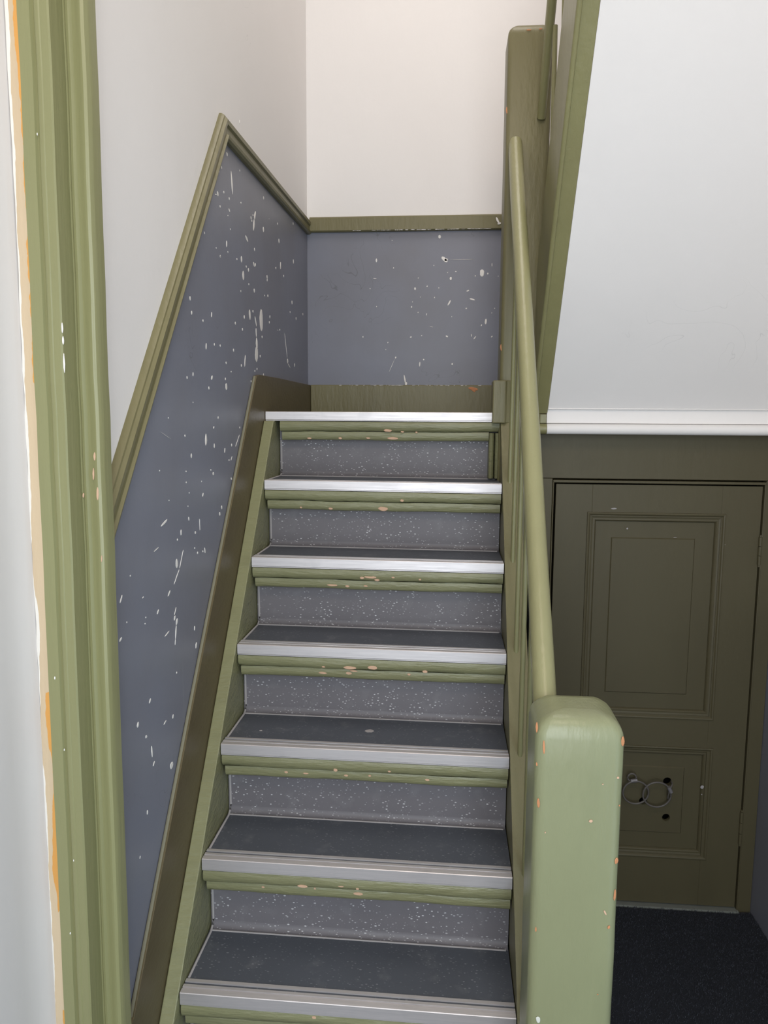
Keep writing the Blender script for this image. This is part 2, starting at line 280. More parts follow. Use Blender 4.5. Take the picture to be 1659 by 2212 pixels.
BACK = '-0.235,2.277,-0.232,2.278,0.004,0.004;-0.048,2.296,-0.048,2.282,0.0137,0.0132;-0.039,2.213,-0.016,2.193,0.0169,0.0169;-0.023,2.207,-0.021,2.196,0.0183,0.0177;-0.295,2.21,-0.295,2.195,0.0074,0.0072;0.119,2.164,0.119,2.136,0.0218,0.0213;0.141,2.148,0.142,2.147,0.0064,0.0062;0.093,2.14,0.094,2.139,0.005,0.0049;0.157,2.187,0.157,2.174,0.0036,0.0035;0.182,2.138,0.182,2.137,0.0036,0.0035;0.014,2.157,0.021,2.156,0.0053,0.0053;-0.017,2.152,-0.013,2.154,0.004,0.004;-0.003,2.131,-0.001,2.13,0.0107,0.0107;-0.069,2.181,-0.068,2.18,0.0036,0.0036;-0.129,2.136,-0.13,2.131,0.0041,0.004;-0.227,2.173,-0.227,2.173,0.0049,0.0049;-0.141,2.095,-0.142,2.09,0.0092,0.009;-0.097,2.1,-0.091,2.103,0.0058,0.0058;-0.048,2.096,-0.048,2.094,0.0046,0.0045;0.06,2.081,0.071,2.085,0.0067,0.0067;0.073,2.053,0.094,2.047,0.0081,0.0081;-0.001,2.048,-0.012,2.027,0.0074,0.0072;0.06,2.018,0.061,2.013,0.0082,0.0081;-0.12,2.062,-0.12,2.059,0.0042,0.004;-0.065,2.059,-0.064,2.058,0.0051,0.0049;-0.151,2.042,-0.151,2.042,0.0042,0.0041;-0.155,2.024,-0.154,2.021,0.0065,0.0063;-0.129,2.002,-0.128,2.001,0.0046,0.0045;-0.094,1.999,-0.096,1.989,0.0037,0.0036;0.004,1.985,0.005,1.984,0.0036,0.0036;0.139,1.976,0.137,1.954,0.0101,0.0099;0.123,1.955,0.12,1.947,0.005,0.005;0.159,1.997,0.162,1.999,0.0036,0.0036;0.171,2.015,0.172,2.016,0.0036,0.0036;0.101,1.909,0.092,1.897,0.006,0.0059;0.082,1.918,0.084,1.906,0.0041,0.0041;0.166,1.91,0.16,1.904,0.0054,0.0054;-0.018,1.911,-0.009,1.906,0.0082,0.0082;-0.16,1.905,-0.152,1.907,0.0064,0.0064;-0.116,1.911,-0.111,1.912,0.0046,0.0046;-0.348,1.908,-0.347,1.907,0.0052,0.005;-0.247,1.888,-0.248,1.882,0.0047,0.0046;-0.256,1.858,-0.255,1.857,0.0037,0.0037;-0.215,1.83,-0.217,1.822,0.0066,0.0064;-0.218,1.824,-0.242,1.769,0.0019,0.0018;-0.104,1.821,-0.104,1.815,0.0065,0.0064;-0.119,1.81,-0.12,1.79,0.0065,0.0064;0.006,1.8,0.013,1.801,0.0092,0.0092;-0.182,1.759,-0.175,1.722,0.0075,0.0074;-0.175,1.725,-0.172,1.721,0.0122,0.012;-0.32,2.095,-0.319,2.094,0.0042,0.0041;-0.294,2.025,-0.293,2.025,0.0037,0.0036;-0.308,2.134,-0.294,2.133,0.0022,0.0022;-0.082,1.947,-0.068,1.944,0.0023,0.0023;-0.007,2.202,0.091,2.202,0.0013,0.0013'

# ------------------------------------------------------------------ dimensions (metres), measured as a survey of the stair
Y0, G, R = 2.2952, .1542, .20          # landing edge, going, riser
XL, XR = -.536, .155                   # inner faces of the two strings
XW = -.580                             # left wall
YB = 3.08; TOPZ = 4.3; SLOPE = R/G
def far(v, f): return 1.5776+(v-1.5776)*f
FL = .580/.57; FB = 3.08/3.03          # survey stations were taken on planes x=-0.57 and y=3.03
def nose(y): return 1.6-(Y0-y)*SLOPE   # pitch line

# ------------------------------------------------------------------ room shell
def wall_left():
    b = MB()
    # dado line on the wall, hidden behind the rail
    A = (1.16, 1.35); Bp = (1.918, 2.30); Cp = (YB, 2.35)
    x = XW
    v = [(x,1.16,0),(x,YB,0),(x,YB,Cp[1]),(x,Bp[0],Bp[1]),(x,A[0],A[1]),(x,1.16,TOPZ),(x,YB,TOPZ),(x,Bp[0],TOPZ)]
    b.add([v[0],v[1],v[2],v[3],v[4]], [(0,1,2,3,4)], 1)
    b.add([v[4],v[3],v[7],v[5]], [(0,1,2,3)], 0); b.add([v[3],v[2],v[6],v[7]], [(0,1,2,3)], 0)
    b.box(x-.12, x-.004, 1.16, YB+.1, 0, TOPZ)
    return b.me()
wl = link('wall_left', wall_left(), ['white', 'dado']); tag(wl, 'left stair wall, white above and grey-blue below the sloping rail, flecked with white paint', kind='structure')
b = MB(); b.box(XW-.12, 1.1, YB+.002, YB+.12, 0, TOPZ)
b.add([(XW,YB,1.5),(1.0,YB,1.5),(1.0,YB,2.34),(XW,YB,2.34)], [(0,1,2,3)], 1)
b.add([(XW,YB,2.34),(1.0,YB,2.34),(1.0,YB,TOPZ),(XW,YB,TOPZ)], [(0,1,2,3)], 0)
wb = link('wall_back', b.me(), ['white', 'dado']); tag(wb, 'wall behind the landing, white over a grey-blue dado', kind='structure')
b = MB()
for ya, yb_, za, zb_ in ((.74, YB+.1, 1.0, TOPZ), (-1.3, .74, 2.2, TOPZ), (-1.3, -.84, 0, 2.2), (-.84, .74, 0, .15)): b.box(1.0, 1.12, ya, yb_, za, zb_)
b.box(1.0, 1.12, .74, YB+.1, 0, .9995, 1)
wr = link('wall_right', b.me(), ['white', 'dado']); tag(wr, 'right hall wall beside the cupboard door', kind='structure')
b = MB(); b.box(-.78, 1.12, -1.3, YB+.12, -.1, 0)
tag(link('floor', b.me(), 'floor'), 'dark hall floor under the carpet', kind='structure')
b = MB(); b.box(-.78, 1.12, -1.3, YB+.12, TOPZ, TOPZ+.1)
tag(link('ceiling', b.me(), 'ceiling'), 'white ceiling high over the stairwell', kind='structure')
# hall wall running up to the casing on the left, its plaster arris slightly rounded
prof = [(-.660, -1.3), (-.660, 1.040), (-.6585, 1.062), (-.655, 1.078), (-.651, 1.090), (-.648, 1.1005), (-.647, 1.125), (-.78, 1.125), (-.78, -1.3)]
b = MB(); b.prism(prof, lambda a, c, t: (a, c, t), 0, TOPZ)
tag(link('wall_hall', b.me(), 'hall_white', smooth=35), 'pale plaster hall wall left of the green casing', kind='structure')
b = MB(); b.box(-.659, -.45, -1.3, -1.2, 0, TOPZ); b.box(.65, .999, -1.3, -1.2, 0, TOPZ); b.box(-.45, .65, -1.3, -1.2, 2.8, TOPZ)
tag(link('wall_front', b.me(), 'hall_white'), 'entrance wall with the open street doorway', kind='structure')

# dried paint splashes on the two dado walls
def splashes(data, f3, nrm, parent):
    b = MB()
    for e in data.split(';'):
        a = [float(q) for q in e.split(',')]
        p1 = f3(a[0], a[1]); p2 = f3(a[2], a[3])
        if (Vector(p1)-Vector(p2)).length < a[4]*.6:      # round fleck: keep its own height
            c = (Vector(p1)+Vector(p2))/2; p1 = c+Vector((0,0,a[5]*.6)); p2 = c-Vector((0,0,a[5]*.6)); p1 = tuple(p1); p2 = tuple(p2)
        b.add(*stroke_blob(p1, p2, a[4]*.85, nrm))
    o = link('paint_splashes', b.me(), 'splat', parent); o['kind'] = 'stuff'; o['label'] = 'dried white paint splashes and runs'; return o
splashes(LEFT, lambda y, z: (XW+.0003, y*FL, far(z, FL)), (1, 0, 0), wl)
splashes(BACK, lambda x, z: (x*FB, YB-.0003, far(z, FB)), (0, -1, 0), wb)

# ------------------------------------------------------------------ dado rails
# section: (h = height across the face, d = how far it stands off the wall)
RAIL = [(0,0),(0,.010),(.004,.016),(.010,.018),(.014,.013),(.018,.013),(.030,.013),(.033,.019),(.043,.020),(.048,.014),(.052,.013),(.056,.006),(.056,0)]
def rail_left():
    b = MB()
    pts = [(1.168, 1.400), (1.916, 2.331), (YB, 2.372)]       # top edge line (y, z)
    dirs = []
    n = len(RAIL); rings = []
    for i, (y, z) in enumerate(pts):
        if i == 0: d = Vector((pts[1][0]-y, pts[1][1]-z)).normalized(); nn = Vector((-d.y, d.x)); k = 1
        elif i == 2: d = Vector((y-pts[1][0], z-pts[1][1])).normalized(); nn = Vector((-d.y, d.x)); k = 1
        else:
            d1 = Vector((pts[1][0]-pts[0][0], pts[1][1]-pts[0][1])).normalized(); d2 = Vector((pts[2][0]-y, pts[2][1]-z)).normalized()
            n1 = Vector((-d1.y, d1.x)); n2 = Vector((-d2.y, d2.x)); nn = (n1+n2).normalized(); k = 1/nn.dot(n1)
        rings.append([(XW+dd, y-nn.x*(.056-h)*k, z-nn.y*(.056-h)*k) for h, dd in RAIL])
    for i in (0, 1):
        v = rings[i]+rings[i+1]
        b.add(v, [(j, (j+1) % n, n+(j+1) % n, n+j) for j in range(n)]+[tuple(range(n)), tuple(range(n, 2*n))])
    return b.me()
tr = link('trim_1', rail_left(), 'green_dull', smooth=30); tag(tr, 'olive moulded dado rail climbing the left wall to a point, then running level', kind='structure')
prof = [(2.322,0),(2.322,.014),(2.326,.020),(2.374,.022),(2.379,.017),(2.379,0)]
b = MB(); b.prism(prof, lambda z, d, t: (t, YB-d, z), XW+.013, .9)
t2 = link('trim_2', b.me(), 'green_dull', bevel=.001); tag(t2, 'flat olive dado rail across the back wall', kind='structure')
vs, fs = stroke_blob((.170, YB-.023, 2.366), (.184, YB-.023, 2.339), .008, (0, -1, 0)); b = MB(); b.add(vs, fs)
vs, fs = stroke_blob((.176, YB-.023, 2.340), (.190, YB-.023, 2.344), .007, (0, -1, 0)); b.add(vs, fs)
link('paint_drip', b.me(), 'splat', t2)
# crumbly white paint line under the rail
b = MB()
for i in range(60):
    x = rnd.uniform(-.40, .15); L = rnd.uniform(.003, .02)
    b.add(*stroke_blob((x, YB-.0205, 2.324+rnd.uniform(-.001, .001)), (x+L, YB-.0205, 2.324), rnd.uniform(.001, .0025), (0, -1, 0)))
for i in range(40):
    x = rnd.uniform(-.45, .12); L = rnd.uniform(.003, .018)
    b.add(*stroke_blob((x, YB-.0155, 1.7185+rnd.uniform(-.001, .001)), (x+L, YB-.0155, 1.7185), rnd.uniform(.001, .003), (0, -1, 0)))
o = link('paint_crumbs', b.me(), 'splat', wb); o['kind'] = 'stuff'

# ------------------------------------------------------------------ skirtings
sk = []
a0 = 1.14
FS = .567/.555
line = [(1.0, .30+nose(1.0))]+[(y_*FS, far(z_, FS)) for y_, z_ in ((1.202, .490), (1.568, .966), (2.153, 1.702))]
pts = [(y, z) for y, z in line]+[(2.24, 1.711), (2.50, 1.715), (YB, 1.719)]
low = [(YB, 1.55), (Y0-.02, 1.50), (1.0, -.2)]
out = [(y, max(z, 0)) for y, z in pts]+[(YB, 1.55), (Y0, 1.45), (1.17, nose(1.17)-.1 if nose(1.17) > .1 else 0), (1.0, 0)]
out = [(1.168, nose(1.168)+.302)]+[p for p in out[1:7]]+[(YB, 1.55), (Y0, 1.48), (1.24, 0), (1.168, 0)]
b = MB(); b.prism(out, lambda y, z, t: (t, y, z), XW+.0005, XW+.0125)
bl = link('baseboard_left', b.me(), 'green_board', bevel=.0015); tag(bl, 'dark olive skirting board climbing beside the stairs and turning level at the landing', kind='structure')
# pale strip along the top edge of the board
b = MB()
for (y1, z1), (y2, z2) in zip(line[1:], line[2:]):
    b.add(*tube([(XW+.0050, y1, z1-.0010), (XW+.0050, y2, z2-.0010)], .0040, 8, ry=.0022))
o = link('pale_edge', b.me(), 'edge', bl, label='pale top edge')
b = MB(); b.prism([(1.60,0),(1.60,.015),(1.717,.015),(1.720,.010),(1.720,0)], lambda z, d, t: (t, YB-d, z), XW+.014, .9)
bb = link('baseboard_back', b.me(), 'green_dull', bevel=.001); tag(bb, 'brownish olive skirting board along the back of the landing', kind='structure')
b = MB(); b.add(*stroke_blob((.075, YB-.0155, 1.708), (.115, YB-.0155, 1.702), .014, (0,-1,0))); b.add(*stroke_blob((.09, YB-.0155, 1.700), (.105, YB-.0155, 1.694), .008, (0,-1,0)))
link('paint_chips', b.me(), 'chip_orange', bb)['kind'] = 'stuff'

# ------------------------------------------------------------------ door casing on the left
cs = empty('trim_3', (-.6, 1.12, 0), 'tall olive moulded door casing at the left with a stripped beige edge', kind='structure')
prof = [(-.627,1.125),(-.627,1.101),(-.608,1.100),(-.6065,1.103),(-.6045,1.105),(-.6025,1.104),(-.6005,1.100),(-.597,1.0985),(-.594,1.0985),(-.5925,1.0995),(-.581,1.0985),(-.5785,1.1005),
        (-.5780,1.139),(-.5765,1.141),(-.574,1.1385),(-.570,1.1375),(-.5675,1.1395),(-.5660,1.1415),(-.560,1.141),(-.5555,1.1385),(-.551,1.1380),(-.5465,1.140),(-.5440,1.145),(-.5430,1.152),(-.5430,1.172),(-.5700,1.172),(-.5700,1.20),(-.627,1.20)]
b = MB(); seg = 60
n = len(prof); wob = [(rnd.uniform(-.0006, .0006), rnd.uniform(-.0008, .0008)) for _ in range(seg+1)]
for j in range(seg+1):
    z = TOPZ*j/seg; lean = -.008*(1-min(z, 2.6)/2.6)+.002
    b.v += [(x+lean+(wob[j][0] if i < 25 else 0), y+wob[j][1]*.5*(i < 24), z) for i, (x, y) in enumerate(prof)]
for j in range(seg):
    for i in range(n):
        b.f.append((j*n+i, j*n+(i+1) % n, (j+1)*n+(i+1) % n, (j+1)*n+i)); b.mi.append(0)
b.f += [tuple(range(n)), tuple(range(seg*n, seg*n+n))]; b.mi += [0, 0]
link('casing_board', b.me(), 'green_casing', cs, smooth=28)
b = MB(); v = []
for j in range(121):
    z = TOPZ*j/120; lean = -.008*(1-min(z, 2.6)/2.6)+.002; q = rnd.uniform(-.0012, .0012)
    v += [(-.6465+lean*.55+q, 1.1035, z), (-.6255+lean, 1.1015, z), (-.6255+lean, 1.13, z), (-.6465+lean*.55, 1.13, z)]
b.v = v
for j in range(120):
    for i in range(4): b.f.append((j*4+i, j*4+(i+1) % 4, j*4+4+(i+1) % 4, j*4+4+i)); b.mi.append(0)
link('stripped_edge', b.me(), 'beige', cs, label='beige stripped edge with orange scrapes and torn white filler')
b = MB()
for (x, y, z, h, w_, c) in [(-.5795,1.0995,1.72,.016,.003,0),(-.579,1.0995,1.70,.013,.003,0),(-.579,1.0995,1.675,.03,.003,0),(-.5665,1.139,1.72-.0,.0,.002,0)]:
    if h: b.add(*stroke_blob((x, y, z), (x, y-.0003, z-h), w_, (.3, -1, 0)))
for (x, z, h, w_) in [(-.559,1.5,.02,.003),(-.556,1.525,.014,.0035),(-.5535,1.47,.022,.004),(-.551,1.36,.012,.002),(-.577,1.46,.008,.003)]:
    b.add(*stroke_blob((x, 1.1385, z), (x-.001, 1.1385, z-h), w_, (0, -1, 0)), 1)
for (x, z, h, w_) in [(-.615,1.17,.008,.004),(-.61,.73,.006,.004),(-.605,1.05,.006,.003),(-.60,.95,.02,.0),(-.598,.86,.006,.003),(-.601,1.99,.006,.003)]:
    if w_: b.add(*stroke_blob((x-.003, 1.0995, z), (x-.003, 1.0995, z-h*.7), w_*.55, (0, -1, 0)), 0)
link('paint_chips', b.me(), ['splat', 'chip'], cs)['kind'] = 'stuff'

# ------------------------------------------------------------------ staircase
st = empty('staircase', (-.19, 1.7, 0), 'steep stairs with grey lino steps, aluminium nosings, olive newel posts, rods and handrail', 'staircase')
NOSE = [(0,-.0255),(0,-.0235),(-.0012,-.022),(-.0012,.001),(0,.0022),(.012,.0026),(.0125,.0002),(.016,.0002),(.0165,.0026),(.024,.0026),(.0245,-.0012),(.031,-.0012),(.0315,.0024),(.0400,.0022),(.0425,.0003),(.0425,-.001),(.0030,-.001),(.0030,-.0255)]
NMI = [0]*len(NOSE); NMI[10] = 1; NMI[9] = 1
def nosing(y, z, x0, x1, parent, sag=0):
    b = MB(); n = len(NOSE)
    def P(s, h, x): return (x, y+s, z+h-sag*(x-x0)/(x1-x0))
    b.v = [P(s, h, x0) for s, h in NOSE]+[P(s, h, x1) for s, h in NOSE]
    for i in range(n): b.f.append((i, (i+1) % n, n+(i+1) % n, n+i)); b.mi.append(NMI[i])
    b.f += [tuple(range(n)), tuple(range(n, 2*n))]; b.mi += [0, 0]
    return link('nosing', b.me(), ['alu', 'groove'], parent, label='aluminium anti-slip nosing strip')
def wavy_bar(prof, x0, x1, y, z, sag, amp, seed):
    """moulding bar along X with the lumpy edge of many coats of paint"""
    rg = random.Random(seed); n = len(prof); seg = 46; b = MB(); ph = [rg.uniform(0, 6) for _ in range(4)]
    for j in range(seg+1):
        t = j/seg; x = x0+(x1-x0)*t
        dz = amp*(math.sin(9*t+ph[0])+.6*math.sin(23*t+ph[1])+.5*rg.uniform(-1, 1)); dy = amp*.6*(math.sin(13*t+ph[2])+.5*rg.uniform(-1, 1))
        b.v += [(x, y+s+dy*(s < .03), z+h+dz*(h < -.03)-sag*t) for s, h in prof]
    for j in range(seg):
        for i in range(n): b.f.append((j*n+i, j*n+(i+1) % n, j*n+n+(i+1) % n, j*n+n+i)); b.mi.append(0)
    b.f += [tuple(range(n)), tuple(range(seg*n, seg*n+n))]; b.mi += [0, 0]
    return b.me()
WOOD = [(.0025,-.0275),(.0005,-.033),(.0005,-.042),(.003,-.050),(.008,-.0555),(.016,-.0575),(.05,-.0575),(.05,-.0275)]
STRIP = [(.014,-.0585),(.0125,-.062),(.0135,-.074),(.016,-.081),(.021,-.085),(.050,-.085),(.050,-.0585)]
CHIPS = {0: [(-0.186,-0.054,0.0256,0.0071),(-0.141,-0.058,0.0114,0.0043),(-0.172,-0.081,0.0341,0.0071),(-0.432,-0.083,0.0142,0.0043),(-0.335,-0.082,0.0114,0.0057),(-0.248,-0.081,0.0142,0.0043),(-0.098,-0.059,0.0071,0.0043)],
 1: [(-0.131,-0.053,0.0106,0.0066),(-0.187,-0.082,0.0292,0.0106),(-0.341,-0.084,0.0133,0.0053),(-0.429,-0.082,0.008,0.004)],
 2: [(-0.229,-0.05,0.0123,0.0062),(-0.207,-0.047,0.0369,0.0074),(-0.188,-0.055,0.0148,0.0049),(-0.144,-0.047,0.0098,0.0037),(-0.071,-0.051,0.0074,0.0037),(-0.313,-0.078,0.0295,0.0049),(-0.271,-0.08,0.0123,0.0049),(-0.22,-0.078,0.0123,0.0037)],
 3: [(-0.242,-0.052,0.0341,0.0068),(-0.184,-0.05,0.025,0.0091),(-0.232,-0.06,0.0204,0.0034),(-0.31,-0.052,0.0091,0.0034),(-0.05,-0.055,0.0136,0.0057),(-0.314,-0.075,0.0227,0.0045),(-0.246,-0.073,0.0182,0.0068),(-0.091,-0.071,0.0091,0.0045)],
 4: [(-0.256,-0.053,0.0104,0.0073),(-0.127,-0.05,0.0083,0.0031),(-0.378,-0.072,0.0104,0.0052),(-0.33,-0.073,0.0146,0.0031),(-0.232,-0.074,0.0104,0.0042),(-0.175,-0.072,0.0073,0.0042),(-0.037,-0.075,0.0125,0.0052)],
 5: [(-0.307,-0.052,0.0236,0.0057),(-0.221,-0.046,0.0151,0.0038),(-0.184,-0.05,0.0076,0.0038),(-0.399,-0.07,0.0076,0.0038),(-0.281,-0.066,0.0057,0.0038),(-0.184,-0.072,0.0245,0.0066)],
 6: [(-0.395,-0.043,0.017,0.0042),(-0.254,-0.034,0.0102,0.0051)], 7: []}
OV = .055                                  # lino riser stands this far behind the nosing
SAG = .003
for k in range(0, 8):
    y = Y0-G*k; z = 1.6-R*k
    xl = XL+.002; xr = XR-.002
    if k > 0:
        b = MB(); yb = y+G+OV-.002
        b.box(xl, xr, y+.003, yb, z-.026, z); b.v = [(p_[0], p_[1], p_[2]-SAG*(p_[0]-xl)/(xr-xl)) for p_ in b.v]
        td = link('tread', b.me(), 'lino_tread', st)
        nosing(y, z, xl, xr+.0, td, SAG)
        # cove line and left edge sealed with a dusty bead
        b = MB(); b.add(*tube([(xl+.004, y+.044, z+.0008), (xl+.005, yb-.020, z+.001), (xl+.005, yb-.006, z+.008), (xl+.005, yb+.001, z+.020), (xl+.004, yb+.002, z+.112)], .0026, 6))
        b.add(*tube([(xl+.006, yb-.014, z+.0010), ((xl+xr)/2, yb-.0135, z+.0008), (xr-.006, yb-.014, z+.0010)], .0022, 6))
        b.v = [(p_[0], p_[1], p_[2]-SAG*(p_[0]-xl)/(xr-xl)) for p_ in b.v]; link('sealant_bead', b.me(), 'seal', td, smooth=60, label='dusty pale sealant line')
    else:
        b = MB(); b.box(XW+.015, .148, y+.003, YB-.017, z-.026, z); b.box(.148, .997, y+.11, YB-.017, z-.026, z)
        td = link('landing', b.me(), 'lino_tread', st, label='half landing covered in grey lino')
        nosing(y, z, XL-.030, XR-.024, td, 0)
    # riser under this nosing
    b = MB(); zb = z-R if k < 7 else 0
    b.box(xl, xr, y+OV, y+OV+.018, zb, z-.027)
    zc = zb+.0005; yc = y+OV; rc = .016
    if k < 7:
        cv = [(yc+.002, zc)]+[(yc-rc+rc*math.sin(a), zc+rc-rc*math.cos(a)) for a in [i*math.pi/2/6 for i in range(7)]]+[(yc+.002, zc+rc)]
        b.prism(cv, lambda p_, q_, t: (t, p_, q_-SAG*(t-xl)/(xr-xl)), xl+.001, xr-.001)
    rs = link('riser', b.me(), 'lino', st, smooth=30)
    xa = xl+(.012 if k == 0 else .001); xb = xr-(.0 if k == 0 else .001)
    link('rounded_moulding', wavy_bar(WOOD, xa, xb, y, z, SAG*(k > 0), .0009, k), 'green_step', rs, smooth=40)
    link('lower_moulding', wavy_bar(STRIP, xa+.004, xb-.001-(.030 if k == 0 else 0), y, z, SAG*(k > 0), .0008, k+20), 'green_step', rs, smooth=40)
    b = MB()
    for (cx, cz, cw, ch) in CHIPS[k]:
        yy = y+(.0020 if cz > -.062 else .0120); cz2 = cz+.001 if cz > -.062 else cz+.004
        if cz <= -.062: yy = y+.0132
        b.add(*stroke_blob((cx-cw/2, yy, z+cz2), (cx+cw/2, yy, z+cz2-.001), ch*1.3, (0, -1, 0), .0012))
    if CHIPS[k]: link('paint_chips', b.me(), 'chip', rs, label='bare wood chips in the paint')['kind'] = 'stuff'
tr4 = [o_ for o_ in st.children if o_.name.startswith('tread')][3]
for p_, q_, w_ in (((-.199, 1.796, .7988), (-.175, 1.796, .7988), .020), ((-.463, 1.768, .8), (-.455, 1.768, .8), .006)):
    b = MB(); b.add(*stroke_blob(p_, q_, w_, (0, 0, 1), .0006)); link('dried_smear', b.me(), 'seal', tr4)
# upright beads closing the gap beside the top riser
b = MB()
for x0, x1 in ((.122, .139), (.1405, .157)):
    prof = [(x0, Y0+OV), (x0, 2.318), (x0+.002, 2.307), ((x0+x1)/2, 2.302), (x1-.002, 2.307), (x1, 2.318), (x1, Y0+OV)]
    b.prism(prof, lambda a, c, t: (a, c, t), 1.402, 1.541)
link('upright_bead', b.me(), 'green_step', st, bevel=.0015)
# strings
def string(x0, x1, y1, y2, up, down):
    o = [(y1, nose(y1)+up), (y2, nose(y2)+up), (y2, nose(y2)-down), (y1, max(nose(y1)-down, 0))]
    if nose(y1)-down < 0: o = [(y1, nose(y1)+up), (y2, nose(y2)+up), (y2, nose(y2)-down), (Y0-(1.6-down)/SLOPE, 0), (y1, 0)]
    b = MB(); b.prism(o, lambda y, z, t: (t, y, z), x0, x1); return b.me()
o = [(1.17, nose(1.17)+.004), (Y0-.0215, 1.5735), (Y0+.075, 1.5735), (Y0+.075, 1.30), (Y0-(1.6-.26)/SLOPE, 0), (1.17, 0)]
b = MB(); b.prism(o, lambda y, z, t: (t, y, z), XW+.0135, XL); link('stringer', b.me(), 'green_step', st, bevel=.002)
link('stringer', string(XR, .205, 1.262, 2.288, .004, .26), 'green_dull', st, bevel=.004)
# spandrel boarding below the right string, seen between the balusters
b = MB(); o = [(1.262, .0), (1.262, nose(1.262)-.0), (2.36, nose(2.30)), (2.36, 0)]
b.prism([(1.27, 0), (1.27, max(nose(1.27)-.1, .02)), (2.30, nose(2.30)-.1), (2.30, 0)], lambda y, z, t: (t, y, z), .180, .198)
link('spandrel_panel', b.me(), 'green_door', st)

# ------------------------------------------------------------------ balustrade
ba = st
def post(x0, x1, y0, y1, z0, z1, r, dome=.010):
    def ring(ins, z, rr, cam=0):
        a0, a1, b0, b1 = x0+ins, x1-ins, y0+ins, y1-ins; pts = []
        for cx, cy, s in ((a1-rr, b1-rr, 0), (a0+rr, b1-rr, 1), (a0+rr, b0+rr, 2), (a1-rr, b0+rr, 3)):
            for j in range(6):
                t = math.pi/2*(s+j/5); pts.append((cx+rr*math.cos(t), cy+rr*math.sin(t)))
        xc = (x0+x1)/2; hw = (x1-x0)/2
        return [(x, y, z+cam*(1-((x-xc)/hw)**2)) for x, y in pts]
    rings = [ring(0, z, r) for z in (z0, z0+.05)]
    m = 24
    for j in range(1, m): 
        q = rnd.uniform(-.0004, .0004); rings.append(ring(q, z0+(z1-.022-z0)*j/m, r))
    rings += [ring(0, z1-.022, r), ring(.0012, z1-.013, r, .002), ring(.0045, z1-.005, r, .005), ring(.010, z1-.0005, r*.9, dome*.8), ring(.018, z1+.0025, r*.8, dome), ring(.036, z1+.004, r*.6, dome)]
    n = 24; b = MB()
    for rg_ in rings: b.v += rg_
    for j in range(len(rings)-1):
        for i in range(n): b.f.append((j*n+i, j*n+(i+1) % n, j*n+n+(i+1) % n, j*n+n+i)); b.mi.append(0)
    b.f += [tuple(range(n)), tuple(range(len(b.v)-n, len(b.v)))]; b.mi += [0, 0]
    return b.me()
NX0, NX1, NY0, NY1 = .1450, .2835, 1.14, 1.262
nw = link('newel_post', post(NX0, NX1, NY0, NY1, 0, 1.103, .017, .014), 'green_newel', ba, smooth=50, label='pale green lower newel post with chipped rounded corners')
NC = [(0.157,1.08,0.158,1.057,0.0034,1),(0.147,1.106,0.147,1.088,0.0034,1),(0.148,1.04,0.149,1.034,0.0025,1),(0.152,0.982,0.153,0.966,0.0045,1),(0.2785,1.09,0.2795,1.073,0.0056,1),(0.2775,0.888,0.277,0.877,0.0067,1),(0.2775,0.834,0.277,0.814,0.0042,1),(0.155,0.762,0.155,0.753,0.0028,1),(0.234,0.952,0.235,0.947,0.005,0),(0.273,1.025,0.274,1.021,0.0039,0),(0.25,1.013,0.251,1.011,0.0022,0),(0.261,0.799,0.265,0.791,0.0028,0),(0.278,0.977,0.278,0.974,0.0022,1),(0.164,0.928,0.164,0.925,0.002,0),(0.162,0.604,0.164,0.592,0.0067,2),(0.271,0.773,0.269,0.767,0.0034,1),(0.257,0.652,0.257,0.65,0.0022,1)]
def front_y(x, x0, x1, y0, r):
    if x < x0+r: d = x0+r-x
    elif x > x1-r: d = x-x1+r
    else: return y0
    d = min(d, r); return y0+r-math.sqrt(max(r*r-d*d, 0))
b = MB()
for x1_, z1_, x2_, z2_, w_, mi in NC:
    y1_ = front_y(x1_, NX0, NX1, NY0, .017); y2_ = front_y(x2_, NX0, NX1, NY0, .017)
    nx = -.6 if x1_ < NX0+.012 else (.6 if x1_ > NX1-.010 else 0); nn = Vector((nx, -1, 0)).normalized()
    off = nn*.0009
    b.add(*stroke_blob(Vector((x1_, y1_, z1_))+off, Vector((x2_, y2_, z2_))+off, w_*1.2, nn, .0006), {1: 0, 0: 1, 2: 2}[mi])
link('paint_chips', b.me(), ['chip_orange', 'chip', 'chip_white'], nw, label='bare orange wood showing through chipped corners')['kind'] = 'stuff'
UX0, UX1, UY0, UY1 = .150, .276, Y0-.004, Y0+.112
un = link('newel_post', post(UX0, UX1, UY0, UY1, 1.16, 2.688, .012, .010), 'green_dull', ba, smooth=50, label='upper newel post standing at the landing edge')
b = MB()
for x1_, z1_, x2_, z2_, w_ in [(.151, 2.475, .152, 2.455, .006), (.1515, 1.805, .1525, 1.785, .006), (.20, 2.676, .215, 2.676, .004), (.235,2.677,.245,2.678,.004)]:
    b.add(*stroke_blob((x1_, UY0-.0005+front_y(x1_, UX0, UX1, 0, .012), z1_), (x2_, UY0-.0005+front_y(x2_, UX0, UX1, 0, .012), z2_), w_, (0, -1, 0)))
link('paint_chips', b.me(), 'chip_orange', un)['kind'] = 'stuff'
b = MB(); b.prism([(.129, 2.262), (.166, 2.262), (.170, 2.267), (.184, 2.272), (.188, 2.278), (.188, 2.2905), (.1495, 2.2905), (.1495, 2.352), (.129, 2.352)], lambda a, c, t: (a, c, t), 1.571, 1.697)
link('plinth_block', b.me(), 'green_dull', un, bevel=.003, label='small block around the foot of the post')
